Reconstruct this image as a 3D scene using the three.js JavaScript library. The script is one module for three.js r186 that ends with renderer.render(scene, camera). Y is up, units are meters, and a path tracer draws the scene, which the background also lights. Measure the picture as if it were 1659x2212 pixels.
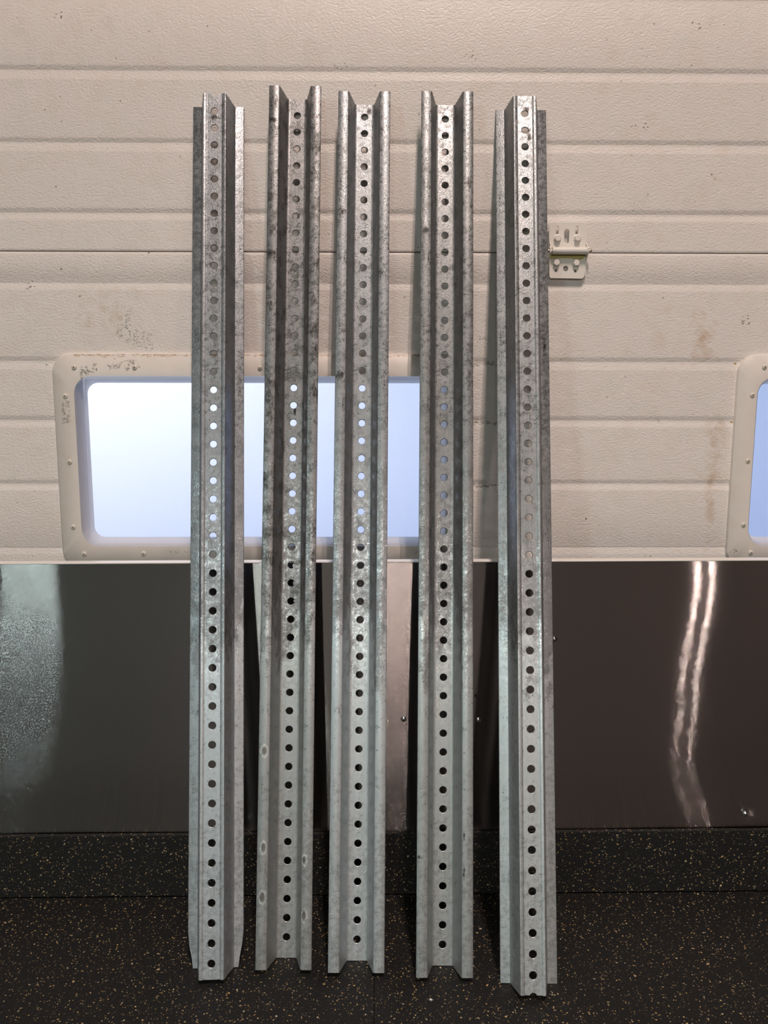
import * as THREE from 'three';
import { mergeGeometries, toCreasedNormals } from 'three/addons/utils/BufferGeometryUtils.js';
import { RoundedBoxGeometry } from 'three/addons/geometries/RoundedBoxGeometry.js';
import { RectAreaLightUniformsLib } from 'three/addons/lights/RectAreaLightUniformsLib.js';
import { FontLoader } from 'three/addons/loaders/FontLoader.js';
import { TextGeometry } from 'three/addons/geometries/TextGeometry.js';

// ---------------------------------------------------------------- camera, sky, lights, exposure
RectAreaLightUniformsLib.init();
const scene = new THREE.Scene();
const renderer = new THREE.WebGLRenderer({ antialias: true });
renderer.toneMapping = THREE.LinearToneMapping;
renderer.toneMappingExposure = 1.05;
renderer.shadowMap.enabled = true;
const camera = new THREE.PerspectiveCamera(2 * Math.atan(1106 / 1705) * 180 / Math.PI, 1659 / 2212, 0.02, 200);
camera.position.set(0, 0.7593, 1.2417);
camera.rotation.order = 'YXZ';
camera.rotation.set(-0.14567, -0.0103, -0.00276);
scene.add(camera);

let seed = 1234567;
const rnd = () => { seed = (seed + 0x6D2B79F5) | 0; let t = Math.imul(seed ^ (seed >>> 15), 1 | seed); t = (t + Math.imul(t ^ (t >>> 7), 61 | t)) ^ t; return ((t ^ (t >>> 14)) >>> 0) / 4294967296; };
const gauss = () => Math.sqrt(-2 * Math.log(1 - rnd())) * Math.cos(6.2831853 * rnd());
const clamp = (v, a, b) => Math.min(b, Math.max(a, v));
const smooth = (a, b, v) => { const t = clamp((v - a) / (b - a), 0, 1); return t * t * (3 - 2 * t); };

// periodic gradient noise, for textures that tile
const PERM = new Uint8Array(512); { const p = [...Array(256).keys()]; for (let i = 255; i > 0; i--) { const j = Math.floor(rnd() * (i + 1)); [p[i], p[j]] = [p[j], p[i]]; } for (let i = 0; i < 512; i++) PERM[i] = p[i & 255]; }
const GX = new Float32Array(256), GY = new Float32Array(256); for (let i = 0; i < 256; i++) { const a = i * 2.39996; GX[i] = Math.cos(a); GY[i] = Math.sin(a); }
function pn(x, y, px, py, s = 0) {
  let xi = Math.floor(x), yi = Math.floor(y); const fx = x - xi, fy = y - yi;
  const x0 = ((xi % px) + px) % px, y0 = ((yi % py) + py) % py, x1 = (x0 + 1) % px, y1 = (y0 + 1) % py;
  const h = (a, b) => PERM[(PERM[(a + s) & 255] + b + (a >> 8) * 7) & 255];
  const u = fx * fx * fx * (fx * (fx * 6 - 15) + 10), v = fy * fy * fy * (fy * (fy * 6 - 15) + 10);
  const a = h(x0, y0), b = h(x1, y0), c = h(x0, y1), d = h(x1, y1);
  const n00 = GX[a] * fx + GY[a] * fy, n10 = GX[b] * (fx - 1) + GY[b] * fy, n01 = GX[c] * fx + GY[c] * (fy - 1), n11 = GX[d] * (fx - 1) + GY[d] * (fy - 1);
  return (n00 + (n10 - n00) * u + ((n01 + (n11 - n01) * u) - (n00 + (n10 - n00) * u)) * v) * 1.5;
}

// sky: pale blue winter air with one bank of white cloud to the left of the door
{
  const w = 512, h = 256, d = new Float32Array(w * h * 4);
  for (let j = 0; j < h; j++) for (let i = 0; i < w; i++) {
    const el = ((j + 0.5) / h - 0.5) * 180, az = ((i + 0.5) / w - 0.5) * 360;        // u = 0.5 looks along +x
    const n = pn(i / 32, j / 24, 16, 11, 3) * 0.6 + pn(i / 14, j / 10, 37, 26, 9) * 0.4;
    let da = Math.abs(((az + 90 + 27 + 540) % 360) - 180);                               // -z is at az = -90; the bank stands 27 degrees left of it
    const bank = smooth(34, 6, da + n * 14) * smooth(46, 14, Math.abs(el - 6) + n * 14);
    const hz = smooth(40, 0, Math.abs(el));
    const base = [0.30 + 0.16 * hz, 0.46 + 0.14 * hz, 0.92];
    for (let c = 0; c < 3; c++) d[(j * w + i) * 4 + c] = base[c] * (1 - bank) + [2.1, 2.12, 2.16][c] * bank;
    d[(j * w + i) * 4 + 3] = 1;
  }
  const t = new THREE.DataTexture(d, w, h, THREE.RGBAFormat, THREE.FloatType);
  t.mapping = THREE.EquirectangularReflectionMapping; t.magFilter = THREE.LinearFilter; t.needsUpdate = true;
  scene.background = t; scene.backgroundIntensity = 0.80;
}

// hanging light fittings, each turned towards the door: [x, y, z, length, colour, strength, tube width, tube places, label]
const LAMPS = [
  [0.34, 4.05, 2.20, 1.2, [1.0, 0.825, 0.745], 560, 0.030, [-0.06, 0.06], 'warm twin-tube light high above the camera, nearest the door'],
  [-3.02, 2.20, 5.50, 1.2, [0.74, 1.0, 1.0], 58, 0.52, [0], 'cool wide panel light on the left behind the camera'],
  [3.02, 2.05, 6.00, 1.2, [1.0, 0.81, 0.74], 560, 0.022, [-0.062, 0.062], 'warm twin-tube light on the right behind the camera'],
  [-0.78, 1.95, 6.00, 1.2, [0.84, 1.0, 0.955], 50, 0.60, [0], 'cool wide panel light at the far end of the bay'],
  [0.34, 1.95, 6.10, 1.2, [1.0, 0.82, 0.755], 52, 0.48, [0], 'warm wide panel light at the far end of the bay'],
];
// low winter sun from behind the building: it only reaches the snow outside
const sun = new THREE.DirectionalLight(new THREE.Color().setRGB(1.0, 0.97, 0.93), 5.2);
sun.position.set(-26, 9.6, 24); sun.target.position.set(0, 0, 0); sun.castShadow = true; sun.shadow.mapSize.set(2048, 2048);
Object.assign(sun.shadow.camera, { left: -30, right: 30, top: 30, bottom: -30, near: 1, far: 120 });
scene.add(sun, sun.target);

// ---------------------------------------------------------------- helpers
const used = {};
const numbered = (n) => { if (!(n in used)) { used[n] = 0; return n; } used[n]++; return `${n}_${String(used[n]).padStart(3, '0')}`; };
const shade = (o) => { o.traverse((m) => { if (m.isMesh) { m.castShadow = true; m.receiveShadow = true; } }); return o; };
function mesh(name, g, m, parent) { const o = new THREE.Mesh(g, m); o.name = parent === scene ? numbered(name) : name; o.castShadow = o.receiveShadow = true; parent.add(o); return o; }
function group(name, pos = [0, 0, 0]) { const g = new THREE.Group(); g.name = numbered(name); g.position.set(...pos); scene.add(g); return g; }
function tag(o, label, category, extra = {}) { Object.assign(o.userData, { label, category }, extra); return o; }
const structure = (o, label) => { o.userData.kind = 'structure'; if (label) o.userData.label = label; return o; };
function box(w, h, d, x, y, z) { const g = new THREE.BoxGeometry(w, h, d); g.translate(x, y, z); return metres(g); }
function metres(g) {           // uv in metres, by the main direction of each face
  const p = g.attributes.position, n = g.attributes.normal, uv = new Float32Array(p.count * 2);
  for (let i = 0; i < p.count; i++) {
    const a = Math.abs(n.getX(i)), b = Math.abs(n.getY(i)), c = Math.abs(n.getZ(i));
    const [u, v] = b > a && b > c ? [p.getX(i), -p.getZ(i)] : a > c ? [p.getZ(i), p.getY(i)] : [p.getX(i), p.getY(i)];
    uv[2 * i] = u; uv[2 * i + 1] = v;
  }
  g.setAttribute('uv', new THREE.BufferAttribute(uv, 2)); return g;
}
const span = (x0, x1, y0, y1, z0, z1) => box(x1 - x0, y1 - y0, z1 - z0, (x0 + x1) / 2, (y0 + y1) / 2, (z0 + z1) / 2);
function dataTex(w, h, fn, srgb) {
  const d = new Uint8Array(w * h * 4);
  for (let j = 0; j < h; j++) for (let i = 0; i < w; i++) { const c = fn(i, j), k = (j * w + i) * 4; if (typeof c === 'number') { d[k] = d[k + 1] = d[k + 2] = clamp(c * 255, 0, 255); } else { d[k] = clamp(c[0] * 255, 0, 255); d[k + 1] = clamp(c[1] * 255, 0, 255); d[k + 2] = clamp(c[2] * 255, 0, 255); } d[k + 3] = 255; }
  const t = new THREE.DataTexture(d, w, h, THREE.RGBAFormat); t.magFilter = THREE.LinearFilter; t.wrapS = t.wrapT = THREE.RepeatWrapping;
  if (srgb) t.colorSpace = THREE.SRGBColorSpace; t.needsUpdate = true; return t;
}
const tiled = (t, u, v = u) => { t.repeat.set(1 / u, 1 / v); return t; };

// ---------------------------------------------------------------- materials
// embossed stucco-like skin of the door: short wrinkles lying mostly level
const doorBump = tiled(dataTex(1024, 1024, (i, j) => {
  const x = i / 1024, y = j / 1024;
  const wx = pn(x * 9, y * 9, 9, 9, 11) * 0.022, wy = pn(x * 11, y * 11, 11, 11, 23) * 0.020;
  const a = pn((x + wx) * 36, (y + wy) * 62, 36, 62, 5), b = pn((x - wy) * 60, (y + wx) * 88, 60, 88, 31), c = pn(x * 130, y * 150, 130, 150, 47);
  return 0.5 + 0.34 * (1 - 2 * Math.abs(a)) * 0.7 + 0.22 * b + 0.06 * c - 0.1;
}), 0.25);

// paint of the door with the scuffs and specks that the photograph shows on it; covers x -0.68..0.68, y 0.44..1.36
const DX0 = -0.68, DX1 = 0.68, DY0 = 0.44, DY1 = 1.36, DW = 2048, DH = 1386;
function doorPaint(basic, frame) {
  const cv = document.createElement('canvas'); cv.width = DW; cv.height = DH; const c = cv.getContext('2d');
  c.fillStyle = basic; c.fillRect(0, 0, DW, DH);
  const X = (x) => (x - DX0) / (DX1 - DX0) * DW, Y = (y) => (DY1 - y) / (DY1 - DY0) * DH, M = DW / (DX1 - DX0);
  // faint uneven film of grime, in irregular flecks
  for (let k = 0; k < 5200; k++) { const v = rnd(); c.fillStyle = v < 0.5 ? `rgba(150,128,100,${0.012 + 0.02 * rnd()})` : `rgba(255,250,242,${0.015 + 0.02 * rnd()})`; c.beginPath(); c.ellipse(rnd() * DW, rnd() * DH, 6 + 40 * rnd() * rnd(), 3 + 16 * rnd(), rnd() * 3, 0, 7); c.fill(); }
  const dots = (x, y, w, h, n, tone, tilt = 0, s = 1) => { for (let k = 0; k < n; k++) { const u = rnd() - 0.5, v = rnd() - 0.5, gx = (Math.round(u * w * 420) / 420) * 0.45 + u * w * 0.55 + gauss() * 0.0008, gy = Math.round(v * h * 420) / 420 * 0.45 + v * h * 0.55 + tilt * gx + gauss() * 0.0008; if (pn(gx * 160 + x * 700, gy * 160 + y * 500, 256, 256, 91) < -0.12 + 0.2 * rnd() - 0.1) continue; c.fillStyle = `rgba(${tone},${0.25 + 0.45 * rnd()})`; c.fillRect(X(x + gx), Y(y + gy), (0.9 + 1.3 * rnd()) * s, (0.8 + 1.3 * rnd()) * s); } };
  if (!frame) {
    dots(-0.385, 0.878, 0.014, 0.036, 120, '90,86,80'); dots(-0.374, 0.850, 0.055, 0.026, 330, '84,80,74', -0.35);                    // printed scuff left of the first post
    dots(0.164, 0.846, 0.02, 0.012, 60, '90,84,78');
    for (let k = 0; k < 150; k++) { c.fillStyle = `rgba(92,80,66,${0.3 + 0.5 * rnd()})`; const r = 0.8 + 1.2 * rnd(); c.beginPath(); c.ellipse(rnd() * DW, rnd() * DH, r, r * (0.6 + rnd()), rnd() * 3, 0, 7); c.fill(); }
    for (const [x, y, n] of [[-0.535, 0.925, 8], [-0.46, 1.305, 6], [0.57, 0.875, 10], [0.14, 1.255, 8], [0.40, 1.16, 6], [-0.06, 1.24, 5], [0.48, 1.30, 6]]) for (let k = 0; k < n; k++) { c.fillStyle = 'rgba(70,58,46,0.65)'; c.fillRect(X(x + gauss() * 0.006), Y(y + gauss() * 0.004), 1.6 + rnd() * 2, 1.4 + rnd() * 1.6); }
    for (const [x, y, w, h, a] of [[0.505, 0.845, 0.024, 0.05, 0.06], [0.535, 0.70, 0.018, 0.05, 0.05], [0.532, 0.59, 0.012, 0.09, 0.06], [-0.42, 0.89, 0.06, 0.05, 0.05]]) for (let k = 0; k < 40; k++) { c.fillStyle = `rgba(150,104,56,${a})`; c.beginPath(); c.ellipse(X(x + gauss() * w * 0.4), Y(y + gauss() * h * 0.4), 4 + 12 * rnd(), 3 + 8 * rnd(), rnd() * 3, 0, 7); c.fill(); }
    for (const y of [0.8127, 0.722]) { c.fillStyle = 'rgba(150,120,40,0.75)'; c.fillRect(X(0.5565), Y(y - 0.001), 6, 4); }
    for (const [y0, x0, x1] of [[0.8127, 0.135, 0.20], [0.722, 0.135, 0.20], [0.622, 0.135, 0.20]]) for (let k = 0; k < 90; k++) { c.fillStyle = `rgba(80,72,62,${0.2 + 0.35 * rnd()})`; c.fillRect(X(x0 + (x1 - x0) * rnd()), Y(y0 - 0.003 + gauss() * 0.002), 2 + 5 * rnd(), 1 + rnd()); }
  } else {
    dots(-0.446, 0.8, 0.026, 0.012, 230, '76,70,64', 0.25); dots(-0.452, 0.792, 0.014, 0.012, 90, '76,70,64'); dots(-0.405, 0.805, 0.03, 0.009, 150, '84,78,72', 0.15); dots(-0.386, 0.806, 0.008, 0.016, 70, '76,70,64'); dots(-0.379, 0.811, 0.012, 0.006, 50, '84,78,72');
    dots(-0.372, 0.806, 0.012, 0.008, 40, '84,78,72'); dots(-0.484, 0.735, 0.012, 0.034, 190, '80,74,68', 0.2);
    for (let k = 0; k < 500; k++) { c.fillStyle = `rgba(132,92,54,${0.12 + 0.3 * rnd()})`; c.fillRect(X(-0.47 + 0.6 * rnd()), Y(0.8232 - Math.abs(gauss()) * 0.0018), 2 + 7 * rnd(), 1 + rnd()); }
    dots(0.062, 0.506, 0.009, 0.016, 60, '120,112,96', 0.4); dots(-0.16, 0.507, 0.012, 0.006, 26, '110,104,96'); dots(-0.31, 0.514, 0.05, 0.004, 40, '120,112,102');
    dots(0.603, 0.688, 0.006, 0.03, 24, '96,88,78'); dots(0.575, 0.515, 0.008, 0.006, 24, '90,84,76');
    for (let k = 0; k < 60; k++) { c.fillStyle = `rgba(90,80,68,${0.25 + 0.4 * rnd()})`; c.fillRect(rnd() * DW, rnd() * DH, 1.5 + rnd(), 1.5 + rnd()); }
  }
  const t = new THREE.CanvasTexture(cv); t.colorSpace = THREE.SRGBColorSpace; t.wrapS = t.wrapT = THREE.MirroredRepeatWrapping; t.magFilter = THREE.LinearFilter;
  t.repeat.set(1 / (DX1 - DX0), 1 / (DY1 - DY0)); t.offset.set(-DX0 / (DX1 - DX0), -DY0 / (DY1 - DY0)); return t;
}
const M = {};
M.door = new THREE.MeshStandardMaterial({ name: 'door_paint', map: doorPaint('#e4dcd6', false), roughness: 0.48, bumpMap: doorBump, bumpScale: 0.0006 });
M.frame = new THREE.MeshStandardMaterial({ name: 'frame_paint', map: doorPaint('#e0d8d0', true), roughness: 0.45 });
M.bezel = new THREE.MeshPhysicalMaterial({ name: 'bezel_plastic', color: '#eeeeef', roughness: 0.9, transmission: 0.7, thickness: 0 });
M.screwPaint = new THREE.MeshStandardMaterial({ name: 'painted_screw', color: '#d5cdc0', roughness: 0.45 });
M.recess = new THREE.MeshStandardMaterial({ name: 'screw_recess', color: '#4d473f', roughness: 0.8 });
M.pane = new THREE.MeshPhysicalMaterial({ name: 'hazed_acrylic', color: '#ffffff', transmission: 1, thickness: 0.004, ior: 1.35, roughness: 0.58 });
M.trim = new THREE.MeshStandardMaterial({ name: 'white_trim', color: '#ece6de', roughness: 0.35 });
M.dark = new THREE.MeshStandardMaterial({ name: 'dark_wall', color: '#2b2623', roughness: 0.85 });
M.wallFar = new THREE.MeshStandardMaterial({ name: 'grey_wall', color: '#5c5855', roughness: 0.85 });
M.ceiling = new THREE.MeshStandardMaterial({ name: 'dark_ceiling', color: '#332f2c', roughness: 0.9 });
M.pale = new THREE.MeshStandardMaterial({ name: 'pale_post_paint', color: '#cfcbc6', roughness: 0.6 });
M.snow = new THREE.MeshStandardMaterial({ name: 'snow', color: '#f2f4f8', roughness: 0.9 });
M.core = new THREE.MeshStandardMaterial({ name: 'board_core', color: '#5d5247', roughness: 0.9 });

// speckled rubber
function rubberMap(ground) {
  const S = 2048, cv = document.createElement('canvas'); cv.width = cv.height = S; const c = cv.getContext('2d');
  c.fillStyle = ground; c.fillRect(0, 0, S, S);
  for (let k = 0; k < 26000; k++) { const v = Math.floor(14 + 22 * rnd()); c.fillStyle = `rgba(${v + 1},${v},${v},0.2)`; c.fillRect(rnd() * S, rnd() * S, 2 + 5 * rnd(), 2 + 5 * rnd()); }
  const tones = [[222, 184, 118], [206, 170, 106], [228, 198, 142], [190, 152, 94], [214, 196, 164]];
  const fleck = (r) => {
    const x = rnd() * S, y = rnd() * S, t = tones[Math.floor(rnd() * tones.length)], n = 5 + Math.floor(rnd() * 3), a0 = rnd() * 6.28, el = 0.45 + 0.55 * rnd(), ro = rnd() * 3.14;
    const pts = []; for (let i = 0; i < n; i++) { const a = a0 + i / n * 6.28, q = r * (0.55 + 0.6 * rnd()); const px = Math.cos(a) * q, py = Math.sin(a) * q * el; pts.push([px * Math.cos(ro) - py * Math.sin(ro), px * Math.sin(ro) + py * Math.cos(ro)]); }
    const lum = 0.64 + 0.34 * rnd(); c.fillStyle = `rgb(${t.map((v) => Math.min(255, Math.floor(v * lum))).join(',')})`;
    for (const ox of [0, x < 20 ? S : x > S - 20 ? -S : 0]) { c.beginPath(); pts.forEach(([px, py], i) => (i ? c.lineTo(x + ox + px, y + py) : c.moveTo(x + ox + px, y + py))); c.fill(); }
  };
  for (let k = 0; k < 8600; k++) fleck(1.6 + 4.2 * rnd() * rnd() * rnd() + 1.6 * rnd());
  for (let k = 0; k < 15000; k++) fleck(0.8 + 1.0 * rnd());
  const t = new THREE.CanvasTexture(cv); t.colorSpace = THREE.SRGBColorSpace; t.wrapS = t.wrapT = THREE.RepeatWrapping; t.magFilter = THREE.LinearFilter; return t;
}
const rubberTex = rubberMap('#101010');
const rubberBump = tiled(dataTex(512, 512, (i, j) => 0.5 + 0.3 * pn(i / 4, j / 4, 128, 128, 7) + 0.25 * pn(i / 9, j / 9, 57, 57, 19)), 0.18);
M.rubber = new THREE.MeshPhysicalMaterial({ name: 'speckled_rubber', map: tiled(rubberTex, 0.74), roughness: 0.66, specularIntensity: 0.75, bumpMap: rubberBump, bumpScale: 0.0006 });
{ const t = rubberTex.clone(); t.needsUpdate = true; t.repeat.set(1 / 0.74, 1 / 0.74); t.offset.set(0.37, 0.21); M.rubberBase = new THREE.MeshPhysicalMaterial({ name: 'speckled_rubber_strip', map: t, roughness: 0.66, specularIntensity: 0.75, bumpMap: rubberBump, bumpScale: 0.0006 }); }

// stainless sheet: level brush lines tip the surface up and down, hardly sideways
const probit = (q) => { const t = Math.sqrt(-2 * Math.log(Math.min(q, 1 - q))), v = t - (2.515517 + 0.802853 * t + 0.010328 * t * t) / (1 + 1.432788 * t + 0.189269 * t * t + 0.001308 * t * t * t); return q < 0.5 ? -v : v; };
const brush = (() => {
  const w = 256, h = 2048, turn = new Float32Array(w); for (let i = 0; i < w; i++) turn[i] = 0.5 * pn(i / 16, 0.5, 16, 1, 77);
  const t = dataTex(w, h, (i, j) => { const q = (((j * 0.61803399 + turn[i] + 0.02 * rnd()) % 1) + 1) % 1, y = clamp(probit(clamp(q, 0.0008, 0.9992)) * 0.145, -0.7, 0.7), z = 1 / Math.hypot(1, y); return [0.502, 0.5 + 0.5 * y * z, 0.5 + 0.5 * z]; });
  t.magFilter = THREE.NearestFilter; return tiled(t, 0.16, 0.045);
})();
M.steel = new THREE.MeshPhysicalMaterial({ name: 'brushed_stainless', color: new THREE.Color(0.42, 0.385, 0.375), metalness: 1, roughness: 0.065, anisotropy: 1, anisotropyRotation: Math.PI / 2, normalMap: brush, normalScale: new THREE.Vector2(1, 1) });
M.chrome = new THREE.MeshStandardMaterial({ name: 'bright_screw', color: new THREE.Color(0.75, 0.75, 0.76), metalness: 1, roughness: 0.16 });
M.black = new THREE.MeshStandardMaterial({ name: 'hole_dark', color: '#120f0e', roughness: 0.9 });
M.hinge = new THREE.MeshStandardMaterial({ name: 'hinge_paint', color: '#e6e0d7', roughness: 0.4 });
M.zinc = new THREE.MeshStandardMaterial({ name: 'bare_zinc', color: '#b9b3a2', metalness: 0.8, roughness: 0.35 });
M.tube = new THREE.MeshStandardMaterial({ name: 'lit_tube', color: '#ffffff', emissive: '#fff2e6', emissiveIntensity: 6 });
M.fitting = new THREE.MeshStandardMaterial({ name: 'fitting_enamel', color: '#d8d8d6', roughness: 0.5 });

// galvanised steel: grain, spangle patches, drips and the stains of each post
const PU = 0.066;
// the part of a post that stood in the ground kept its smooth zinc; above an uneven line it is weathered and grainy
const weathered = (u, v, k) => smooth(-0.022, 0.022, v - 0.36 + 0.07 * pn(u * 4, v * 12, 4, 12, k) + 0.05 * pn(u * 14, v * 70, 14, 70, k + 5) + 0.03 * pn(u * 60, v * 420, 60, 420, k + 9));
const galvBump = (() => {
  const t = dataTex(640, 2048, (i, j) => {
    const x = i / 640, y = j / 2048, w = 0.22 + 0.78 * weathered(x, y, 17);
    const g = pn(x * 130, y * 980, 130, 980, 3), h = pn(x * 60, y * 420, 60, 420, 13), l = pn(x * 16, y * 120, 16, 120, 29), d = pn(x * 34, y * 190, 34, 190, 37);
    return 0.45 + w * (0.30 * g + 0.20 * h) + 0.10 * l + 0.22 * Math.max(0, d - 0.12);
  });
  t.wrapS = t.wrapT = THREE.ClampToEdgeWrapping; t.repeat.set(1 / (2 * PU), 1 / 1.225); t.offset.set(0.5, 0); return t;
})();
const galvRough = tiled(dataTex(512, 512, (i, j) => { const v = 0.62 + 0.22 * pn(i / 16, j / 16, 32, 32, 41) + 0.22 * pn(i / 5, j / 5, 102, 102, 51) + 0.12 * pn(i / 60, j / 60, 8, 8, 61); return [0, v, 0]; }), 0.21);
function galv(k, tone, blotch, marks, o = {}) {
  const w = 384, h = 2048;
  const cv = document.createElement('canvas'); cv.width = w; cv.height = h; const c = cv.getContext('2d'), im = c.createImageData(w, h);
  for (let j = 0; j < h; j++) for (let i = 0; i < w; i++) {
    const u = i / w, v = j / h;
    const n = 0.5 * pn(u * 6, v * 40, 6, 40, k) + 0.35 * pn(u * 14, v * 110, 14, 110, k + 40) + 0.45 * pn(u * 40, v * 330, 40, 330, k + 80) + 0.6 * pn(u * 150, v * 900, 150, 900, k + 7);
    const dk = blotch * smooth(0.05, 0.75, pn(u * 7, v * 60, 7, 60, k + 120) + 0.55 * pn(u * 24, v * 190, 24, 190, k + 150) + 0.5 * pn(u * 80, v * 600, 80, 600, k + 160));
    const wx = weathered(u, 1 - v, k + 200), a = (1 + 0.08 * n * (0.4 + 0.6 * wx) - dk * (0.12 + 0.88 * wx)) * (1.10 - 0.23 * wx), q = (j * w + i) * 4;
    im.data[q] = clamp(tone[0] * a + 3 * n - 4 * (1 - wx), 0, 255); im.data[q + 1] = clamp(tone[1] * a - 1 * (1 - wx), 0, 255); im.data[q + 2] = clamp(tone[2] * a - 12 * dk + 4, 0, 255); im.data[q + 3] = 255;
  }
  c.putImageData(im, 0, 0);
  const X = (u) => (u + PU) / (2 * PU) * w, Y = (s) => (1 - s / 1.225) * h, MX = w / (2 * PU), MY = h / 1.225;
  for (let n = 0; n < 900; n++) { c.fillStyle = rnd() < 0.7 ? `rgba(38,36,34,${0.3 + 0.5 * rnd()})` : `rgba(225,228,228,${0.2 + 0.4 * rnd()})`; c.beginPath(); c.ellipse(rnd() * w, rnd() * h, 0.5 + 1.1 * rnd() * rnd(), 0.4 + 0.9 * rnd() * rnd(), 0, 0, 7); c.fill(); }
  for (const [kind, u, s, ru, rs] of marks) {
    if (kind === 'ring') { for (let n = 0; n < 150; n++) { const a = rnd() * 6.28, q = 0.75 + 0.35 * rnd(); c.fillStyle = `rgba(235,237,236,${0.35 + 0.5 * rnd()})`; c.fillRect(X(u) + Math.cos(a) * q * ru * MX, Y(s) + Math.sin(a) * q * rs * MY, 0.8 + 2 * rnd(), 0.8 + 1.6 * rnd()); } c.fillStyle = 'rgba(96,88,76,0.55)'; c.beginPath(); c.ellipse(X(u), Y(s), ru * 0.55 * MX, rs * 0.55 * MY, 0, 0, 7); c.fill(); }
    else if (kind === 'dark') for (let n = 0; n < (ru < 0.001 || rs < 0.001 ? 16 : 70); n++) { c.fillStyle = `rgba(42,40,38,${0.06 + 0.2 * rnd()})`; c.beginPath(); c.ellipse(X(u + gauss() * ru * 0.5), Y(s + gauss() * rs * 0.5), 1 + 5 * rnd(), 1 + 4 * rnd(), rnd() * 3, 0, 7); c.fill(); }
    else for (let n = 0; n < 90; n++) { c.fillStyle = `rgba(226,229,230,${0.15 + 0.45 * rnd()})`; c.fillRect(X(u + gauss() * ru * 0.5), Y(s + gauss() * rs * 0.5), 0.8 + 2.2 * rnd(), 0.8 + 2 * rnd()); }
  }
  const t = new THREE.CanvasTexture(cv); t.colorSpace = THREE.SRGBColorSpace; t.wrapS = t.wrapT = THREE.ClampToEdgeWrapping; t.magFilter = THREE.LinearFilter;
  t.repeat.set(1 / (2 * PU), 1 / 1.225); t.offset.set(0.5, 0);
  return new THREE.MeshPhysicalMaterial({ name: 'galvanised_' + k, map: t, metalness: o.metal ?? 0.72, roughness: o.rough ?? 0.66, roughnessMap: galvRough, bumpMap: galvBump, bumpScale: o.bump ?? 0.00014 });
}

// ---------------------------------------------------------------- the room
const RX = 3.7, RZ = 8.2, RY = 4.30;
{
  const f = structure(group('floor'), 'black rubber floor speckled with tan flecks');
  mesh('slab', span(-RX, RX, -0.12, -0.009, -0.30, RZ), M.core, f);
  for (const [a, b] of [[-RX, -0.0053], [-0.0047, RX]]) { const g = new RoundedBoxGeometry(b - a, 0.009, RZ - 0.125, 2, 0.0006); g.translate((a + b) / 2, -0.0045, (RZ + 0.125) / 2); mesh('rubber_mat', metres(g), M.rubber, f); }
  const bb = new RoundedBoxGeometry(2 * RX, 0.1012, 0.0068, 2, 0.0012); bb.translate(0, 0.0506, 0.1207);
  structure(mesh('baseboard_back', metres(bb), M.rubberBase, scene), 'black speckled rubber strip below the steel panel');
  structure(mesh('ceiling', span(-RX, RX, RY, RY + 0.1, -0.3, RZ), M.ceiling, scene));
  structure(mesh('wall_left', span(-RX - 0.1, -RX, -0.12, RY + 0.1, -0.3, RZ), M.dark, scene));
  structure(mesh('wall_right', span(RX, RX + 0.1, -0.12, RY + 0.1, -0.3, RZ), M.dark, scene));
  structure(mesh('wall_front', span(-RX - 0.1, RX + 0.1, -0.12, RY + 0.1, RZ, RZ + 0.1), M.wallFar, scene));
  const wb = structure(new THREE.Group()); wb.name = 'wall_back'; scene.add(wb);
  mesh('wall_section', span(-RX, -1.36, -0.12, RY, -0.3, -0.03), M.pale, wb); mesh('wall_section', span(1.36, RX, -0.12, RY, -0.3, -0.03), M.pale, wb); mesh('wall_section', span(-1.36, 1.36, 1.60, RY, -0.3, -0.06), M.pale, wb);
  const gr = structure(group('ground'), 'snowy ground outside the door'); mesh('snow_cover', span(-40, 40, -0.4, -0.2, -80, -0.32), M.snow, gr);
}
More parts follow.
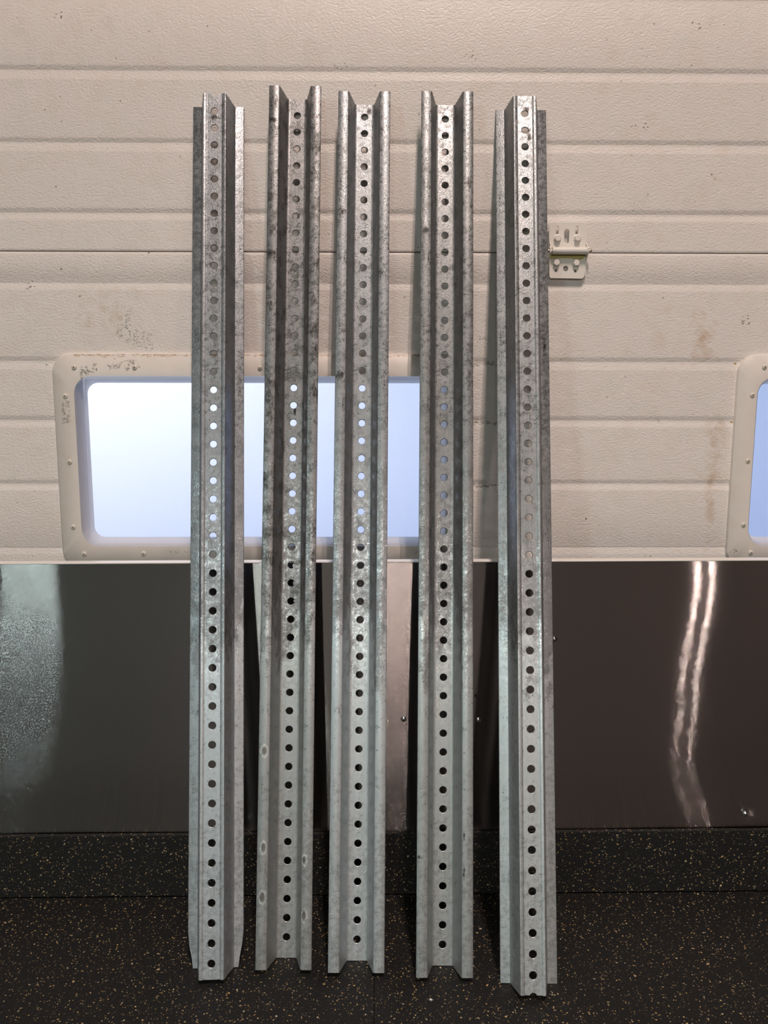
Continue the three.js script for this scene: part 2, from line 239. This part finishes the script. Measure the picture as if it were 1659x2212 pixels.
// the sectional door: embossed boards, each with a rounded top edge and an undercut bottom edge
const DOOR_ROT = -0.0040, DOOR_Z = -0.0036;
const door = structure(group('door_1'), 'cream sectional garage door with embossed level boards'); door.rotation.z = DOOR_ROT; door.position.z = DOOR_Z;
function board(x0, x1, y0, y1, joint) {
  const b = 0.0064, tp = 0.0085, dp = 0.0020, k = 0;
  const pr = [[y0 + k, -0.040], [y0 + k, -dp], [y0 + 0.0010, -dp * 0.86], [y0 + b * 0.45, -dp * 0.52], [y0 + b * 0.8, -dp * 0.22], [y0 + b * 1.3, 0], [y0 + b * 1.3 + 0.001, 0], [y1 - tp - 0.005, 0], [y1 - tp - 0.004, 0], [y1 - tp, -0.0002], [y1 - tp * 0.55, -0.0009], [y1 - tp * 0.2, -0.0022], [y1, -dp], [y1, -0.040]];
  if (joint === 'top') { pr.splice(7, 6, [y1 - 0.005, 0], [y1 - 0.004, 0], [y1 - 0.0016, -0.0004], [y1 - 0.0006, -0.0014], [y1 - 0.0004, -0.003], [y1 - 0.0004, -dp]); pr[pr.length - 1][0] = y1 - 0.0004; }
  if (joint === 'low') { pr.splice(1, 5, [y0 + 0.0008, -dp], [y0 + 0.0008, -0.002], [y0 + 0.0014, -0.0006], [y0 + 0.003, 0], [y0 + 0.004, 0]); pr[0][0] = y0 + 0.0008; }
  const xs = []; const n = 1; for (let i = 0; i <= n; i++) xs.push(x0 + (x1 - x0) * i / n);
  const pos = [], uv = [], idx = [];
  for (const x of xs) for (const [y, z] of pr) { pos.push(x, y, z); uv.push(x, y); }
  const m = pr.length; for (let i = 0; i < n; i++) for (let j = 0; j < m - 1; j++) { const a = i * m + j, c = a + m; idx.push(a, c, a + 1, c, c + 1, a + 1); }
  for (const e of [0, n]) { const o = e * m; for (let j = 1; j < m - 1; j++) e ? idx.push(o, o + j + 1, o + j) : idx.push(o, o + j, o + j + 1); }
  let g = new THREE.BufferGeometry(); g.setAttribute('position', new THREE.Float32BufferAttribute(pos, 3)); g.setAttribute('uv', new THREE.Float32BufferAttribute(uv, 2)); g.setIndex(idx);
  g = toCreasedNormals(g.toNonIndexed(), 0.75); mesh('board', g, M.door, door);
}
const W1 = [-0.5015, 0.1415], W2 = [0.561, 1.1915], WY = [0.488, 0.824], OPEN = 0.0300;
const DL = -1.42, DR = 1.42;
for (const [y0, y1, j] of [[1.4335, 1.62], [1.3335, 1.4335], [1.233, 1.3335], [1.1325, 1.233], [1.0322, 1.1325], [0.976, 1.0322, 'low'], [0.930, 0.976, 'top'], [0.8127, 0.930], [0.30, 0.5187], [0, 0.30]]) board(DL, DR, y0, y1, j);
for (const [y0, y1] of [[0.722, 0.8127], [0.622, 0.722], [0.5187, 0.622]]) for (const [a, b] of [[DL, W1[0] + OPEN], [W1[1] - OPEN, W2[0] + OPEN], [W2[1] - OPEN, DR]]) board(a, b, y0, y1);

// windows
function rr(x0, x1, y0, y1, r, n = 8) { const p = []; for (const [cx, cy, a] of [[x1 - r, y1 - r, 0], [x0 + r, y1 - r, 1], [x0 + r, y0 + r, 2], [x1 - r, y0 + r, 3]]) for (let i = 0; i <= n; i++) { const t = (a + i / n) * Math.PI / 2; p.push([cx + Math.cos(t) * r, cy + Math.sin(t) * r]); } return p; }
function loft(rings, uvs) {           // rings of equal count [x,y,z]
  const n = rings[0].length, pos = [], uv = [], idx = [];
  for (const r of rings) for (const p of r) { pos.push(...p); uv.push(p[0], p[1]); }
  for (let i = 0; i < rings.length - 1; i++) for (let j = 0; j < n; j++) { const a = i * n + j, b = i * n + (j + 1) % n, c = a + n, d = b + n; idx.push(a, b, c, b, d, c); }
  const g = new THREE.BufferGeometry(); g.setAttribute('position', new THREE.Float32BufferAttribute(pos, 3)); g.setAttribute('uv', new THREE.Float32BufferAttribute(uv, 2)); g.setIndex(idx);
  return toCreasedNormals(g.toNonIndexed(), 0.9);
}
const screwHead = (() => { const g = new THREE.LatheGeometry([[0.0, 0.0021], [0.0015, 0.0021], [0.0030, 0.0016], [0.0039, 0.0006], [0.0041, 0]].map(([x, y]) => new THREE.Vector2(x, y)), 20); g.rotateX(Math.PI / 2); return g; })();
const screwSlot = (() => { const g = mergeGeometries([new THREE.BoxGeometry(0.0024, 0.0009, 0.0004), new THREE.BoxGeometry(0.0009, 0.0024, 0.0004)]); g.translate(0, 0, 0.00205); return g; })();
function windowUnit(n, [x0, x1], label, screws) {
  const w = structure(group('window_' + n), label); w.rotation.z = DOOR_ROT; w.position.z = DOOR_Z;
  const [y0, y1] = WY, f = 0.032, T = 0.0052;
  const out = rr(x0, x1, y0, y1, 0.030), inn = rr(x0 + f, x1 - f, y0 + f + 0.002, y1 - f - 0.002, 0.028), at = (p, z) => p.map(([x, y]) => [x, y, z]);
  const shrink = (d, r) => rr(x0 + f + d, x1 - f - d, y0 + f + 0.002 + d, y1 - f - 0.002 - d, r);
  const e = 0.0012, out2 = rr(x0 + e, x1 - e, y0 + e, y1 - e, 0.029);
  mesh('frame', loft([at(out, -0.003), at(out, T - e), at(out2, T), at(inn, T)]), M.frame, w);
  mesh('bezel', loft([at(inn, T), at(shrink(0.0012, 0.0268), T - 0.0006), at(shrink(0.0024, 0.0256), T - 0.003), at(shrink(0.0048, 0.0235), -0.010), at(shrink(0.0065, 0.0215), -0.0175), at(shrink(0.0085, 0.0195), -0.0205), at(shrink(0.0100, 0.018), -0.0215), at(shrink(0.0102, 0.0178), -0.0245)]), M.bezel, w);
  const pg = new RoundedBoxGeometry(x1 - x0 - 2 * f - 0.012, y1 - y0 - 2 * f - 0.014, 0.004, 2, 0.0015); pg.translate((x0 + x1) / 2, (y0 + y1) / 2, -0.0265); mesh('pane', pg, M.pane, w);
  for (const [sx, sy] of screws) { const s = mesh('screw', screwHead, M.screwPaint, w); s.position.set(sx, sy, T); const k = mesh('drive_recess', screwSlot, M.recess, s); k.rotation.z = sx * 91 + sy * 37; }
}
windowUnit(1, W1, 'long hazed window with rounded cream frame behind the leaning posts', [[-0.4671, 0.8027], [-0.3741, 0.8028], [-0.1813, 0.8019], [0.0, 0.8020], [-0.4832, 0.7589], [-0.4821, 0.6567], [-0.4823, 0.5534], [-0.4671, 0.5098], [-0.3731, 0.5104], [-0.18, 0.5104]]);
windowUnit(2, W2, 'hazed window with rounded cream frame cut by the right edge', [[0.6017, 0.8049], [0.5858, 0.7617], [0.5858, 0.6589], [0.5856, 0.5563], [0.6006, 0.5111]]);

// ---------------------------------------------------------------- stainless panel in front of the door's foot
{
  const p = tag(group('kick_panel'), 'dark brushed stainless steel panel with white top edge in front of the door', 'panel');
  mesh('backing', span(-1.35, 1.35, 0.0, 0.5185, 0.1020, 0.1120), M.core, p);
  const NX = 260, NY = 90, g = new THREE.PlaneGeometry(2.6, 0.42, NX, NY); g.translate(0, 0.3095, 0);
  const a = g.attributes.position, uv = g.attributes.uv;
  for (let i = 0; i < a.count; i++) {
    const x = a.getX(i), y = a.getY(i);
    let z = 0.1150;
    const flat = smooth(0.36, 0.10, x);                                             // the sheet waves at the left and twists near its right screw
    z += flat * (0.0009 * Math.sin(x * 7.1 + 1.3) * Math.sin(y * 9 + 0.4) + 0.0004 * Math.sin(x * 17 + y * 6));
    const q = clamp((y - 0.1) / 0.42, 0, 1), twist = 0.0040 - 0.0142 * smooth(0.96, 0.46, q) - 0.0070 * smooth(0.50, 0.24, q) + 0.0090 * smooth(0.24, 0.0, q);
    z += twist * 0.16 * Math.tanh((x - 0.47) / 0.16);
    const r2 = (x - 0.565) ** 2 + (y - 0.1242) ** 2; z -= 0.0009 * Math.exp(-r2 / 0.00016);
    a.setZ(i, z); uv.setXY(i, x, y);
  }
  g.computeVertexNormals(); mesh('steel_sheet', g, M.steel, p);
  const tr = new RoundedBoxGeometry(2.6, 0.0022, 0.0150, 2, 0.0008); tr.translate(0, 0.5206, 0.1085); mesh('top_edge', metres(tr), M.trim, p);
  const dome = new THREE.LatheGeometry([[0, 0.0040], [0.0014, 0.0039], [0.0030, 0.0032], [0.0042, 0.0019], [0.0047, 0.0005], [0.0047, -0.001]].map(([x, y]) => new THREE.Vector2(x, y)), 24); dome.rotateX(Math.PI / 2);
  const soc = new THREE.CylinderGeometry(0.0013, 0.0013, 0.0006, 6); soc.rotateX(Math.PI / 2); soc.translate(0, 0, 0.0039);
  for (const [x, y] of [[0.0402, 0.2804], [0.1522, 0.2781], [0.565, 0.1242], [0.2629, 0.4027]]) { const s = mesh('screw', dome, M.chrome, p); s.position.set(x, y, 0.1156); mesh('socket', soc, M.black, s); }
  const hole = new THREE.TorusGeometry(0.0026, 0.0006, 8, 20); const h = mesh('drilled_hole', mergeGeometries([hole.toNonIndexed(), new THREE.CircleGeometry(0.0024, 20).toNonIndexed()]), M.black, p); h.position.set(0.1489, 0.316, 0.1162);
}

// ---------------------------------------------------------------- hinge on the section joint
{
  const h = tag(group('door_hinge'), 'cream painted steel hinge with four hex bolts beside the rightmost post', 'hinge'); h.rotation.z = DOOR_ROT; h.position.z = DOOR_Z;
  const slot = (x, y, r, l) => { const s = new THREE.Path(); s.absarc(x, y + l / 2, r, 0, Math.PI, false); s.absarc(x, y - l / 2, r, Math.PI, 2 * Math.PI, false); s.closePath(); return s; };
  const plate = (pts, holes) => { const s = new THREE.Shape(); pts.forEach(([x, y], i) => (i ? s.lineTo(x, y) : s.moveTo(x, y))); s.closePath(); s.holes = holes; return new THREE.ExtrudeGeometry(s, { depth: 0.0014, bevelEnabled: true, bevelSize: 0.0004, bevelThickness: 0.0004, bevelSegments: 2, curveSegments: 10 }); };
  const up = plate([[0.2605, 0.981], [0.2585, 1.0150], [0.2600, 1.0178], [0.2630, 1.0186], [0.3090, 1.0186], [0.3125, 1.0172], [0.3138, 1.0140], [0.3165, 0.981]], [slot(0.2712, 1.0075, 0.0024, 0.008), slot(0.3005, 1.0075, 0.0024, 0.008), slot(0.2856, 0.9985, 0.0040, 0.0135)]);
  up.translate(0, 0, 0.0075); mesh('upper_leaf', up, M.hinge, h);
  const lo = plate([[0.2605, 0.973], [0.2622, 0.9400], [0.2640, 0.9378], [0.3110, 0.9372], [0.3140, 0.9388], [0.3152, 0.9420], [0.3175, 0.973]], [slot(0.2862, 0.9515, 0.0042, 0.0005), slot(0.2714, 0.9485, 0.0021, 0.0006), slot(0.3010, 0.9480, 0.0021, 0.0006)]);
  lo.translate(0, 0, 0.0055); mesh('lower_leaf', lo, M.hinge, h);
  // folded side walls of the two leaves
  const side = (x, pts) => { const p = new THREE.Shape(); pts.forEach(([z, y], i) => (i ? p.lineTo(z, y) : p.moveTo(z, y))); p.closePath(); const g = new THREE.ExtrudeGeometry(p, { depth: 0.0013, bevelEnabled: false }); g.rotateY(-Math.PI / 2); g.translate(x, 0, 0); return g; };
  const upSide = [[0, 1.0140], [0.0078, 1.0140], [0.0092, 0.9900], [0.0150, 0.9855], [0.0200, 0.9800], [0.0205, 0.9740], [0.0170, 0.9705], [0, 0.9705]];
  const loSide = [[0, 0.9415], [0.0058, 0.9415], [0.0070, 0.9630], [0.0140, 0.9690], [0.0200, 0.9735], [0.0205, 0.9790], [0.0170, 0.9825], [0, 0.9825]];
  for (const x of [0.3160, 0.2612]) mesh('side_flange', side(x, upSide), M.hinge, h);
  for (const x of [0.3176, 0.2598]) mesh('side_flange', side(x, loSide), M.hinge, h);
  const bar = new THREE.CylinderGeometry(0.0052, 0.0052, 0.0520, 24); bar.rotateZ(Math.PI / 2); bar.translate(0.2890, 0.9765, 0.0150); mesh('barrel', bar, M.hinge, h);
  const pin = new THREE.LatheGeometry([[0, 0.034], [0.0022, 0.0338], [0.0034, 0.0325], [0.0036, 0.031], [0.0024, 0.0308], [0.0024, -0.032], [0, -0.032]].map(([x, y]) => new THREE.Vector2(x, y)), 18); pin.rotateZ(-Math.PI / 2); pin.translate(0.2890, 0.9765, 0.0150); mesh('pin', pin, M.zinc, h);
  const washer = new THREE.LatheGeometry([[0, 0.0016], [0.0050, 0.0014], [0.0062, 0.0006], [0.0064, 0]].map(([x, y]) => new THREE.Vector2(x, y)), 22); washer.rotateX(Math.PI / 2);
  const hexs = new THREE.Shape(); for (let i = 0; i < 6; i++) { const t = i * Math.PI / 3; i ? hexs.lineTo(Math.cos(t) * 0.0043, Math.sin(t) * 0.0043) : hexs.moveTo(0.0043, 0); }
  const hex = new THREE.ExtrudeGeometry(hexs, { depth: 0.0042, bevelEnabled: true, bevelSize: 0.0005, bevelThickness: 0.0006, bevelSegments: 2 }); hex.translate(0, 0, 0.0014);
  for (const [x, y, z, r] of [[0.2715, 0.9950, 0.0091, 0.2], [0.3016, 0.9952, 0.0091, 0.5], [0.2713, 0.9600, 0.0071, 0.35], [0.3014, 0.9596, 0.0071, 0.1]]) { const b = mesh('bolt', hex, M.hinge, h); b.position.set(x, y, z); b.rotation.z = r; mesh('washer', washer, M.hinge, b); }
  const font = await new FontLoader().loadAsync('fonts/droid/droid_sans_bold.typeface.json');
  // unpainted yellow zinc showing under the barrel
  const yl = new THREE.MeshStandardMaterial({ name: 'yellow_zinc', color: '#a39a55', metalness: 0.1, roughness: 0.45 });
  const ys = new THREE.Shape(); [[0.2615, 0.9675], [0.263, 0.9655], [0.276, 0.9668], [0.2945, 0.9665], [0.3045, 0.9640], [0.3110, 0.9655], [0.3160, 0.9690], [0.3165, 0.9725], [0.2615, 0.9725]].forEach(([x, y], i) => (i ? ys.lineTo(x, y) : ys.moveTo(x, y)));
  const yg = new THREE.ExtrudeGeometry(ys, { depth: 0.00025, bevelEnabled: false }); yg.translate(0, 0, 0.0073); mesh('bare_patch', yg, yl, h).userData.label = 'unpainted yellow zinc under the barrel';
  const tx = new TextGeometry('HOV', { font, size: 0.0036, depth: 0.0003, curveSegments: 3 }); tx.translate(0.2795, 0.9672, 0.0074); mesh('stamped_letters', tx, yl, h);
}

// ---------------------------------------------------------------- the five channel posts
const IN = 0.0254, PT = 0.0030, PD = 0.0332, HR = 0.00485;
function fillet(pts) {          // [x, h, r] polyline with rounded corners
  const o = [];
  pts.forEach(([x, y, r], i) => {
    if (!r || i === 0 || i === pts.length - 1) { o.push([x, y]); return; }
    const [ax, ay] = pts[i - 1], [bx, by] = pts[i + 1], la = Math.hypot(ax - x, ay - y), lb = Math.hypot(bx - x, by - y);
    const ux = (ax - x) / la, uy = (ay - y) / la, vx = (bx - x) / lb, vy = (by - y) / lb, ang = Math.acos(clamp(ux * vx + uy * vy, -1, 1)), d = Math.min(r / Math.tan(ang / 2), la * 0.48, lb * 0.48);
    const n = 6, e = d + 0.0005; if (e < la * 0.5) o.push([x + ux * e, y + uy * e]); for (let k = 0; k <= n; k++) { const t = k / n, p0 = [x + ux * d, y + uy * d], p2 = [x + vx * d, y + vy * d]; o.push([(1 - t) ** 2 * p0[0] + 2 * t * (1 - t) * x + t * t * p2[0], (1 - t) ** 2 * p0[1] + 2 * t * (1 - t) * y + t * t * p2[1]]); }
    if (e < lb * 0.5) o.push([x + vx * e, y + vy * e]);
  });
  return o;
}
const CW = 0.0100, RECESS = 0.0012;
function halfLoop() {
  const inner = fillet([[CW, 0, 0], [0.0138, 0, 0.0022], [0.0222, PD, 0.0026], [0.0366, PD, 0.0005], [0.0372, PD - 0.0006, 0]]);
  const outer = fillet([[0.0372, PD - PT + 0.0006, 0], [0.0366, PD - PT, 0.0005], [0.0242, PD - PT, 0.0016], [0.0163, -PT, 0.0030], [0.0124, -PT, 0.0012], [0.0108, -PT + RECESS, 0.0010], [CW, -PT + RECESS, 0]]);
  const pts = [], arc = []; let a = CW;
  inner.forEach((p, i) => { if (i) a += Math.hypot(p[0] - inner[i - 1][0], p[1] - inner[i - 1][1]); pts.push(p); arc.push(a); });
  let b = a; outer.forEach((p, i) => { if (i) b -= Math.hypot(p[0] - outer[i - 1][0], p[1] - outer[i - 1][1]); pts.push(p); arc.push(b); });
  return { pts, arc };
}
const LOOP = halfLoop();
function postHalf(sign, L, fwd, taper, ragged) {
  const { pts, arc } = LOOP, m = pts.length, st = []; const NS = 24;
  for (let i = 0; i <= NS; i++) st.push(L * i / NS); if (taper) st.push(0.012, 0.030, 0.046, 0.060); st.sort((p, q) => p - q);
  const pos = [], uv = [], idx = [];
  const flip = (x, h) => (fwd ? [-x * sign, PD - PT - h] : [x * sign, h]);
  for (const s of st) pts.forEach(([x, h], k) => {
    let xx = x; if (taper) { const lim = 0.0302 + (0.0372 - 0.0302) * smooth(0, 0.052, s + 0.004); xx = Math.min(x, lim); }
    const [X, Z] = flip(xx, h); pos.push(X, s, Z); uv.push((fwd ? -1 : 1) * sign * arc[k], s);
  });
  const wind = sign > 0 ? 1 : -1;
  const tri = (a, b, c) => (wind > 0 ? idx.push(a, b, c) : idx.push(a, c, b));
  for (let i = 0; i < st.length - 1; i++) for (let j = 0; j < m; j++) { const a = i * m + j, b = i * m + (j + 1) % m, c = a + m, d = b + m; tri(a, c, b); tri(b, c, d); }
  const cap = THREE.ShapeUtils.triangulateShape(pts.map(([x, h]) => new THREE.Vector2(x, h)), []);
  const top = (st.length - 1) * m; for (const [a, b, c] of cap) { tri(a, b, c); tri(top + a, top + c, top + b); }
  let g = new THREE.BufferGeometry(); g.setAttribute('position', new THREE.Float32BufferAttribute(pos, 3)); g.setAttribute('uv', new THREE.Float32BufferAttribute(uv, 2)); g.setIndex(idx);
  return toCreasedNormals(g.toNonIndexed(), 0.6);
}
function postWeb(L, off, fwd, notch) {
  const sh = new THREE.Shape(), R = HR + 0.0006, t = PT - RECESS, holes = [];
  for (let k = 0; k < 47; k++) holes.push(off + k * IN);
  sh.moveTo(-CW, 0);
  if (notch.bottom) { const cy = off - IN, hw = Math.sqrt(Math.max(0, HR * HR - cy * cy)); sh.lineTo(-hw, 0); sh.absarc(0, cy, HR, Math.PI - Math.atan2(-cy, hw), Math.atan2(-cy, hw), true); }
  sh.lineTo(CW, 0); sh.lineTo(CW, L);
  if (notch.top) { const cy = off + 47 * IN, dy = L - cy, hw = Math.sqrt(Math.max(0, HR * HR - dy * dy)); const a0 = Math.atan2(dy, hw); sh.lineTo(hw, L); sh.absarc(0, cy, HR, a0, Math.PI - a0, true); }
  sh.lineTo(-CW, L); sh.closePath();
  for (const y of holes) { const p = new THREE.Path(); p.absarc(0, y, R, 0, 2 * Math.PI, false); sh.holes.push(p); }
  const g = new THREE.ExtrudeGeometry(sh, { depth: t, bevelEnabled: false, curveSegments: 14 }); g.translate(0, 0, -t);
  const parts = [g.index ? g.toNonIndexed() : g];
  const ring = new THREE.LatheGeometry([[R, -t], [HR + 0.0002, -t + 0.00025], [HR, -t + 0.0007], [HR, -0.0007], [HR + 0.0002, -0.00025], [R, 0]].map(([x, y]) => new THREE.Vector2(x, y)), 28); ring.rotateX(Math.PI / 2); ring.rotateY(0);
  for (const y of holes) { const r = ring.clone().toNonIndexed(); r.translate(0, y, 0); parts.push(r); }
  for (const q of parts) { const p = q.attributes.position; const u = new Float32Array(p.count * 2); for (let i = 0; i < p.count; i++) { u[2 * i] = p.getX(i); u[2 * i + 1] = p.getY(i); } q.setAttribute('uv', new THREE.BufferAttribute(u, 2)); }
  const out = mergeGeometries(parts);
  if (fwd) { out.rotateY(Math.PI); out.translate(0, 0, PD - PT); const u = out.attributes.uv; for (let i = 0; i < u.count; i++) u.setX(i, -u.getX(i)); }
  return out;
}
function post(pose, fwd, mat, label, o = {}) {
  const [xb, zb, le, si, off, yw, L] = pose;
  const p = tag(group('channel_post'), label, 'post', { group: 'galvanized channel posts leaning on the door' });
  p.position.set(xb, 0.0009, zb); p.rotation.order = 'YXZ'; p.rotation.set(-le, yw, si);
  mesh('web', postWeb(L, off, fwd, o.notch ?? {}), mat, p);
  for (const s of [-1, 1]) mesh('flange', postHalf(s, L, fwd, o.taper), mat, p);
  return p;
}
const rowDark = []; for (let k = 0; k < 16; k++) rowDark.push(['dark', (rnd() < 0.5 ? -1 : 1) * (0.052 + 0.008 * rnd()), 0.45 + 0.75 * rnd(), 0.006, 0.012]);
const g1 = galv(1, [170, 173, 172], 0.12, [['dark', -0.002, 1.178, 0.006, 0.004], ['light', -0.055, 0.06, 0.006, 0.05], ['light', 0.055, 0.30, 0.006, 0.2], ['light', 0.0, 0.012, 0.012, 0.01]], { bump: 0.0002 });
const g2 = galv(21, [155, 155, 151], 0.25, [...rowDark, ['ring', -0.0545, 0.285, 0.0052, 0.0085], ['ring', -0.0540, 0.158, 0.0045, 0.009], ['ring', -0.0545, 0.094, 0.0052, 0.0095], ['ring', 0.0510, 0.070, 0.0042, 0.0095], ['ring', 0.0505, 0.142, 0.0035, 0.0075], ['light', 0.055, 0.20, 0.006, 0.02], ['light', 0.054, 0.165, 0.004, 0.012], ['dark', 0.056, 1.09, 0.006, 0.02], ['light', 0.056, 1.075, 0.005, 0.02], ['dark', -0.055, 0.975, 0.008, 0.004], ['dark', -0.055, 1.17, 0.007, 0.003], ['dark', 0.056, 0.58, 0.006, 0.012], ['dark', -0.052, 0.545, 0.006, 0.012], ['dark', 0.002, 0.756, 0.0012, 0.006]], {});
const g3 = galv(41, [172, 175, 173], 0.12, [['dark', -0.055, 1.036, 0.006, 0.005], ['light', -0.055, 1.05, 0.006, 0.03], ['light', 0.056, 1.06, 0.006, 0.06], ['dark', 0.006, 1.205, 0.003, 0.004], ['dark', -0.055, 0.80, 0.006, 0.006], ['light', 0, 0.1, 0.007, 0.06]], { bump: 0.00017 });
const g4 = galv(61, [158, 160, 156], 0.14, [['light', -0.055, 1.025, 0.006, 0.012], ['dark', -0.055, 1.01, 0.006, 0.004], ['dark', 0.056, 1.08, 0.004, 0.01], ['dark', 0.050, 0.135, 0.0008, 0.008], ['dark', -0.058, 0.152, 0.004, 0.0008], ['dark', 0.05, 0.18, 0.0008, 0.006]], {});
const g5 = galv(81, [172, 175, 172], 0.10, [['dark', 0.003, 1.199, 0.003, 0.004], ['dark', 0.006, 1.155, 0.004, 0.004], ['dark', 0.004, 1.166, 0.004, 0.005], ['dark', 0.055, 0.86, 0.003, 0.02], ['light', -0.055, 0.16, 0.004, 0.01], ['light', 0.055, 0.45, 0.004, 0.12]], { bump: 0.00018 });
post([-0.2177, 0.2799, 0.2328, 0.0047, 0.0197, 0.0224, 1.2140], true, g1, 'galvanized post at the left end, ridged web facing out, flanges tapered at the foot', { taper: true, notch: { top: true } });
post([-0.1252, 0.2622, 0.2165, -0.0098, 0.0272, -0.0008, 1.2205], false, g2, 'dark blotched galvanized post, second from left, with bright ring scars on its flanges', { notch: { top: true } });
post([-0.0286, 0.2691, 0.2235, -0.0110, 0.0276, -0.0050, 1.2149], false, g3, 'middle galvanized post of the five, open trough facing out with bright grainy flanges');
post([0.0869, 0.2802, 0.2324, -0.0149, 0.0269, -0.0011, 1.2172], false, g4, 'dull grey galvanized post, second from right, open trough facing out');
post([0.1968, 0.3142, 0.2609, -0.0131, 0.0237, -0.0143, 1.2189], true, g5, 'galvanized post at the right end beside the hinge, ridged web facing out', { notch: { bottom: true } });

// ---------------------------------------------------------------- small chip lying on the mat
{
  const g = new THREE.IcosahedronGeometry(0.0022, 1), a = g.attributes.position; for (let i = 0; i < a.count; i++) { const k = 0.8 + 0.4 * Math.abs(Math.sin(a.getX(i) * 2300 + a.getY(i) * 1700)); a.setXYZ(i, a.getX(i) * k * 1.2, a.getY(i) * 0.5, a.getZ(i) * k); } g.computeVertexNormals();
  const c = tag(mesh('metal_chip', g, M.chrome, scene), 'tiny shiny metal chip on the black mat below the posts', 'chip'); c.position.set(0.067, 0.0011, 0.341);
}
// ---------------------------------------------------------------- behind the camera: what lights the place and shows in the steel
for (const [x, LAMP_Y, z, len, col, power, tw, at, label] of LAMPS) {
  const l = tag(group('hanging_light', [x, LAMP_Y, z]), label, 'light', { group: 'hanging lights' }); l.rotation.y = Math.atan2(x, z + 1.0);
  mesh('housing', new RoundedBoxGeometry(Math.max(0.20, 2 * Math.abs(at[0]) + 0.10, tw + 0.06), 0.05, len + 0.06, 2, 0.008), M.fitting, l).position.y = 0.05;
  for (const s of [-1, 1]) mesh('hanger', new THREE.CylinderGeometry(0.003, 0.003, RY - LAMP_Y - 0.074, 8).translate(0, (RY - LAMP_Y + 0.074) / 2, s * len * 0.4), M.fitting, l);
  for (const s of at) {
    if (tw < 0.1) { const t = new THREE.CylinderGeometry(0.013, 0.013, len, 16); t.rotateX(Math.PI / 2); mesh('tube', t, M.tube, l).position.set(s, 0.010, 0); }
    else mesh('diffuser', new RoundedBoxGeometry(tw, 0.02, len, 2, 0.006), M.tube, l).position.y = 0.012;
    const a = new THREE.RectAreaLight(new THREE.Color().setRGB(...col), power, tw, len); a.position.set(s, -0.006, 0); a.rotation.x = -Math.PI / 2; l.add(a);
  }
}
shade(scene);
renderer.render(scene, camera);
